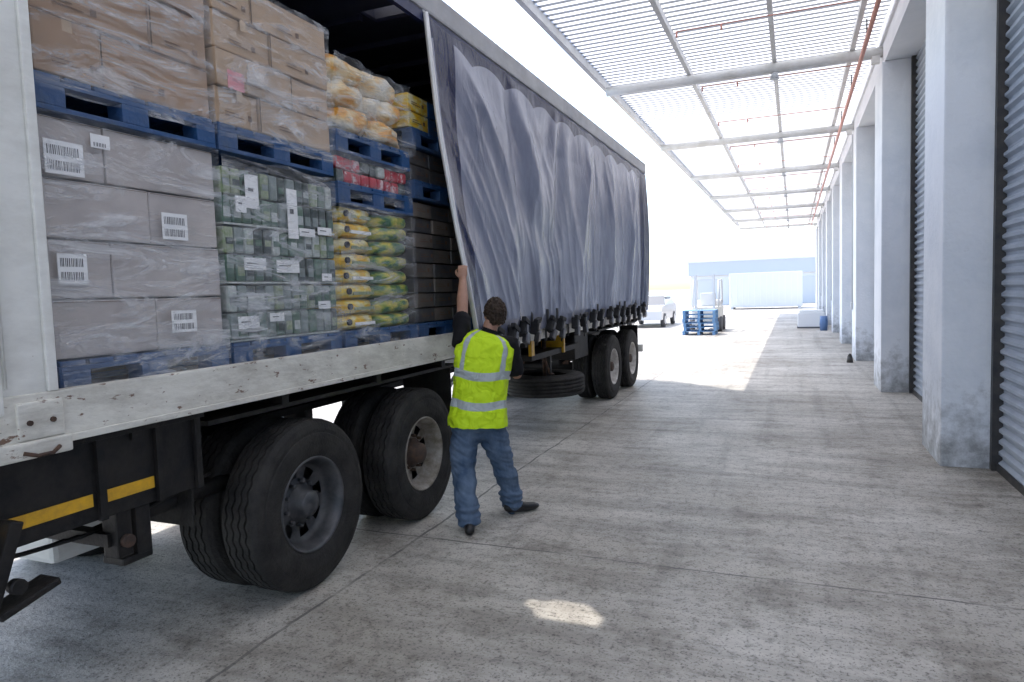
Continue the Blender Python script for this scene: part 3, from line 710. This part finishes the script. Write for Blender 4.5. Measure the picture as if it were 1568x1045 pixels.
for sd in(-1,1):
    b.ell(hc+RM@Vector((sd*.079,-.002,-.010)),(.010,.020,.032),skin,14,10,1,RM); b.ell(hc+RM@Vector((sd*.03,.082,.003)),(.012,.008,.008),label,12,8,1,RM); b.ell(hc+RM@Vector((sd*.03,.089,.003)),(.005,.003,.005),ink,8,6,1,RM)
b.done('head',wk)
b=B()
def hr(u,v):
    th=math.pi*(.5-v*.78); ph=2*math.pi*u
    q=Vector((.089*math.cos(th)*math.cos(ph),.106*math.cos(th)*math.sin(ph)-.006,.122*math.sin(th)+.006))
    front=max(0,math.sin(ph)); 
    if front>.15 and q.z<.05*front+.02: q=Vector((q.x*.8,q.y*.8,max(q.z,.03)))
    if abs(math.cos(ph))>.85 and q.z<-.02: q*=.93
    k=1+.07*noise.noise(q*38)+.10*noise.noise(q*80)
    return hc+RM@(q*k)
b.grid(hr,100,60,hairm); b.done('hair',wk)
def vest_mat():
    m,nt,bs=mk('hi_vis_vest'); N=nt.nodes; L=nt.links
    uv=N.new('ShaderNodeUVMap'); sp=N.new('ShaderNodeSeparateXYZ'); L.new(uv.outputs[0],sp.inputs[0])
    def M_(op,a,bv=None):
        x=N.new('ShaderNodeMath'); x.operation=op
        for i,q in enumerate((a,bv)):
            if q is None: continue
            if isinstance(q,(int,float)): x.inputs[i].default_value=q
            else: L.new(q,x.inputs[i])
        return x.outputs[0]
    u,v=sp.outputs[0],sp.outputs[1]
    v2=M_('ADD',v,M_('MULTIPLY',M_('SINE',M_('MULTIPLY',u,19)),.010))
    def band(c0,c1,co_): return M_('MULTIPLY',M_('GREATER_THAN',co_,c0),M_('LESS_THAN',co_,c1))
    h=M_('MAXIMUM',band(.17,.235,v2),band(.40,.465,v2))
    s1=M_('MAXIMUM',band(.605,.65,u),band(.85,.895,u)); s2=M_('MAXIMUM',band(.105,.15,u),band(.35,.395,u))
    vv=M_('MULTIPLY',M_('MAXIMUM',s1,s2),M_('GREATER_THAN',v,.44))
    t=M_('MAXIMUM',h,vv)
    x=N.new('ShaderNodeMix'); x.data_type='RGBA'; L.new(t,x.inputs[0]); x.inputs[6].default_value=(.60,.84,.02,1); x.inputs[7].default_value=(.45,.49,.50,1)
    L.new(x.outputs[2],bs.inputs['Base Color']); bs.inputs['Roughness'].default_value=.6; bs.inputs['Specular IOR Level'].default_value=.25
    n=N.new('ShaderNodeTexNoise'); n.inputs['Scale'].default_value=9; n.inputs['Distortion'].default_value=.8; tc=N.new('ShaderNodeTexCoord'); L.new(tc.outputs['Object'],n.inputs[0])
    bp=N.new('ShaderNodeBump'); bp.inputs['Strength'].default_value=.8; bp.inputs['Distance'].default_value=.05; L.new(n.outputs['Fac'],bp.inputs['Height']); L.new(bp.outputs[0],bs.inputs['Normal'])
    return m
VR=[(.78,-.290,.232,.180),(.86,-.287,.226,.172),(.95,-.275,.214,.158),(1.05,-.262,.208,.150),(1.15,-.25,.210,.150),(1.25,-.235,.217,.152),(1.34,-.22,.223,.148),(1.40,-.205,.215,.134),(1.45,-.198,.185,.112),(1.485,-.19,.135,.092),(1.505,-.182,.085,.077)]
def vest(u,v):
    i=min(len(VR)-2,int(v*(len(VR)-1))); t=v*(len(VR)-1)-i; q=[lerp(VR[i][k],VR[i+1][k],t) for k in range(4)]
    an=2*math.pi*u; cs,sn=math.cos(an),math.sin(an); cs=math.copysign(abs(cs)**.85,cs); sn=math.copysign(abs(sn)**.85,sn)
    wv=1+(.07*noise.noise(Vector((cs*3,sn*3,q[0]*7)))+.06*noise.noise(Vector((cs*7,sn*5,q[0]*13+cs*5))))*(1 if v<.8 else .3)
    z=q[0]- .03*cs*(v)-.012*cs*(1-v)
    if v<.02: z+=.015*noise.noise(Vector((cs*3,sn*3,1)))
    return P(q[1]+q[2]*cs*wv,.0+q[3]*sn*wv,z)
b=B(); b.grid(vest,96,70,vest_mat()); vo=b.done('hi_vis_vest',wk)

# ---------------------------------------------------------------- background
farm=mat('far_wall_white',(.82,.82,.83),.8); farb=mat('far_roof_hazed',(.60,.63,.67),.6); pale=mat('pale_grey_hazed',(.68,.69,.70),.6)  # roof and grey tones paled, distance haze put into the colour
b=B(); b.bb((-9.5,70,0),(3,90,2.9),farm); b.bb((-9.7,69.7,2.9),(3.2,90,4.2),farb); b.bb((-9.8,69.6,4.2),(3.3,90,4.35),farm)
for k in range(4): b.bb((-8.8+2.9*k,69.9,0),(-6.8+2.9*k,69.98,2.5),pale)
b.done('distant_warehouse')
b=B(); b.bb((-4.6,55,.15),(.6,57.4,2.75),farm,.04)
for k in range(12): b.bb((-4.5+.43*k,54.97,.3),(-4.42+.43*k,55,2.6),label)
for xx in(-4.5,.3): b.bb((xx,55.05,0),(xx+.2,57.3,.16),pale)
b.done('distant_shipping_container')
for k in range(6): pallet('blue_pallet',26.4,27.4,.0+.155*k,-2.7+random.uniform(-.03,.03),1.2,.15,blued)
fl=empty('forklift'); b=B(); fo=mat('forklift_paint_hazed',(.76,.74,.68),.5); dk2=mat('forklift_tyre_hazed',(.10,.10,.11),.7)  # body and tyre colours lightened to stand in for distance haze
x0,y0=-3.3,28.2
b.bb((x0-.55,y0+.3,.35),(x0+.55,y0+2.0,1.0),fo,.06); b.bb((x0-.5,y0+1.5,.9),(x0+.5,y0+2.1,1.25),pale,.08)
for sx in(-.5,.5):
    b.tube([(x0+sx,y0+.35,.95),(x0+sx,y0+.6,2.05),(x0+sx,y0+1.7,2.08),(x0+sx,y0+1.85,1.1)],[.04]*4,pale,8)
    for yy in(.45,1.7): b.cyl((x0+sx*.85,y0+yy,.3),(x0+sx*1.25,y0+yy,.3),.3,dk2,20)
    b.bb((x0+sx*.7-.04,y0+.05,.1),(x0+sx*.7+.04,y0+.2,2.3),pale); b.bb((x0+sx*.5-.05,y0-1.0,.1),(x0+sx*.5+.05,y0+.05,.15),dk2)
for k in range(5): b.bb((x0-.5,y0+.65+.22*k,2.06),(x0+.5,y0+.69+.22*k,2.1),pale)
b.bb((x0-.5,y0-.02,.3),(x0+.5,y0+.04,.38),pale); b.bb((x0-.5,y0-.02,.8),(x0+.5,y0+.04,.88),pale); b.bb((x0-.3,y0+1.0,1.0),(x0+.3,y0+1.4,1.55),pale,.05)
b.done('forklift_body',fl)
ca=empty('parked_car'); b=B(); cpn=mat('white_car_paint',(.70,.70,.71),.25,coat=.5); gl=mat('car_glass',(.12,.14,.16),.08)
cx,cy=-6.45,31.5
prof=[(0,.35),(0,.75),(.15,.95),(1.0,1.02),(1.6,1.45),(3.0,1.47),(3.7,1.05),(4.2,.98),(4.3,.7),(4.3,.35)]
o=len(b.v)
for (yy,zz) in prof:
    k=.14 if zz>1.2 else 0
    b.v+= [Vector((cx-.85+k,cy+yy,zz)),Vector((cx+.85-k,cy+yy,zz))]
n=len(prof)
for i in range(n-1): b.face([o+2*i,o+2*i+1,o+2*i+3,o+2*i+2],gl if i in(3,5) else cpn)
b.face([o+2*i for i in range(n)],cpn); b.face([o+2*i+1 for i in range(n)][::-1],cpn)
for sx in(-.74,.74): b.box((cx+sx,cy+2.3,1.24),(.06,1.5,.30),gl)
for sx in(-.8,.8):
    for yy in(.8,3.5): b.cyl((cx+sx-.1,cy+yy,.32),(cx+sx+.08,cy+yy,.32),.32,dk2,24); b.cyl((cx+sx+.08,cy+yy,.32),(cx+sx+.09,cy+yy,.32),.2,alu,16)
b.done('car_body',ca)
b=B(); b.bb((.15,30,.02),(1.15,30.9,.62),farm,.03); b.bb((.2,30.05,.62),(1.1,30.85,.72),label,.02); b.bb((.12,29.97,0),(1.18,30.93,.06),dk2); b.done('white_storage_crate')
b=B(); b.cyl((1.16,17.0,0),(1.16,17.0,.14),.07,dark,14,.05); b.cyl((1.16,17,.14),(1.16,17,.2),.05,dark,14,.02); b.done('rubber_bollard_stub')
b=B(); blu=mat('blue_drum',(.10,.18,.35),.4)
b.lathe((1.05,28.5,0),[(0,.001),(0,.13),(.2,.14),(.22,.15),(.4,.14),(.55,.13),(.55,.001)],blu,24,'z'); b.done('blue_drum')
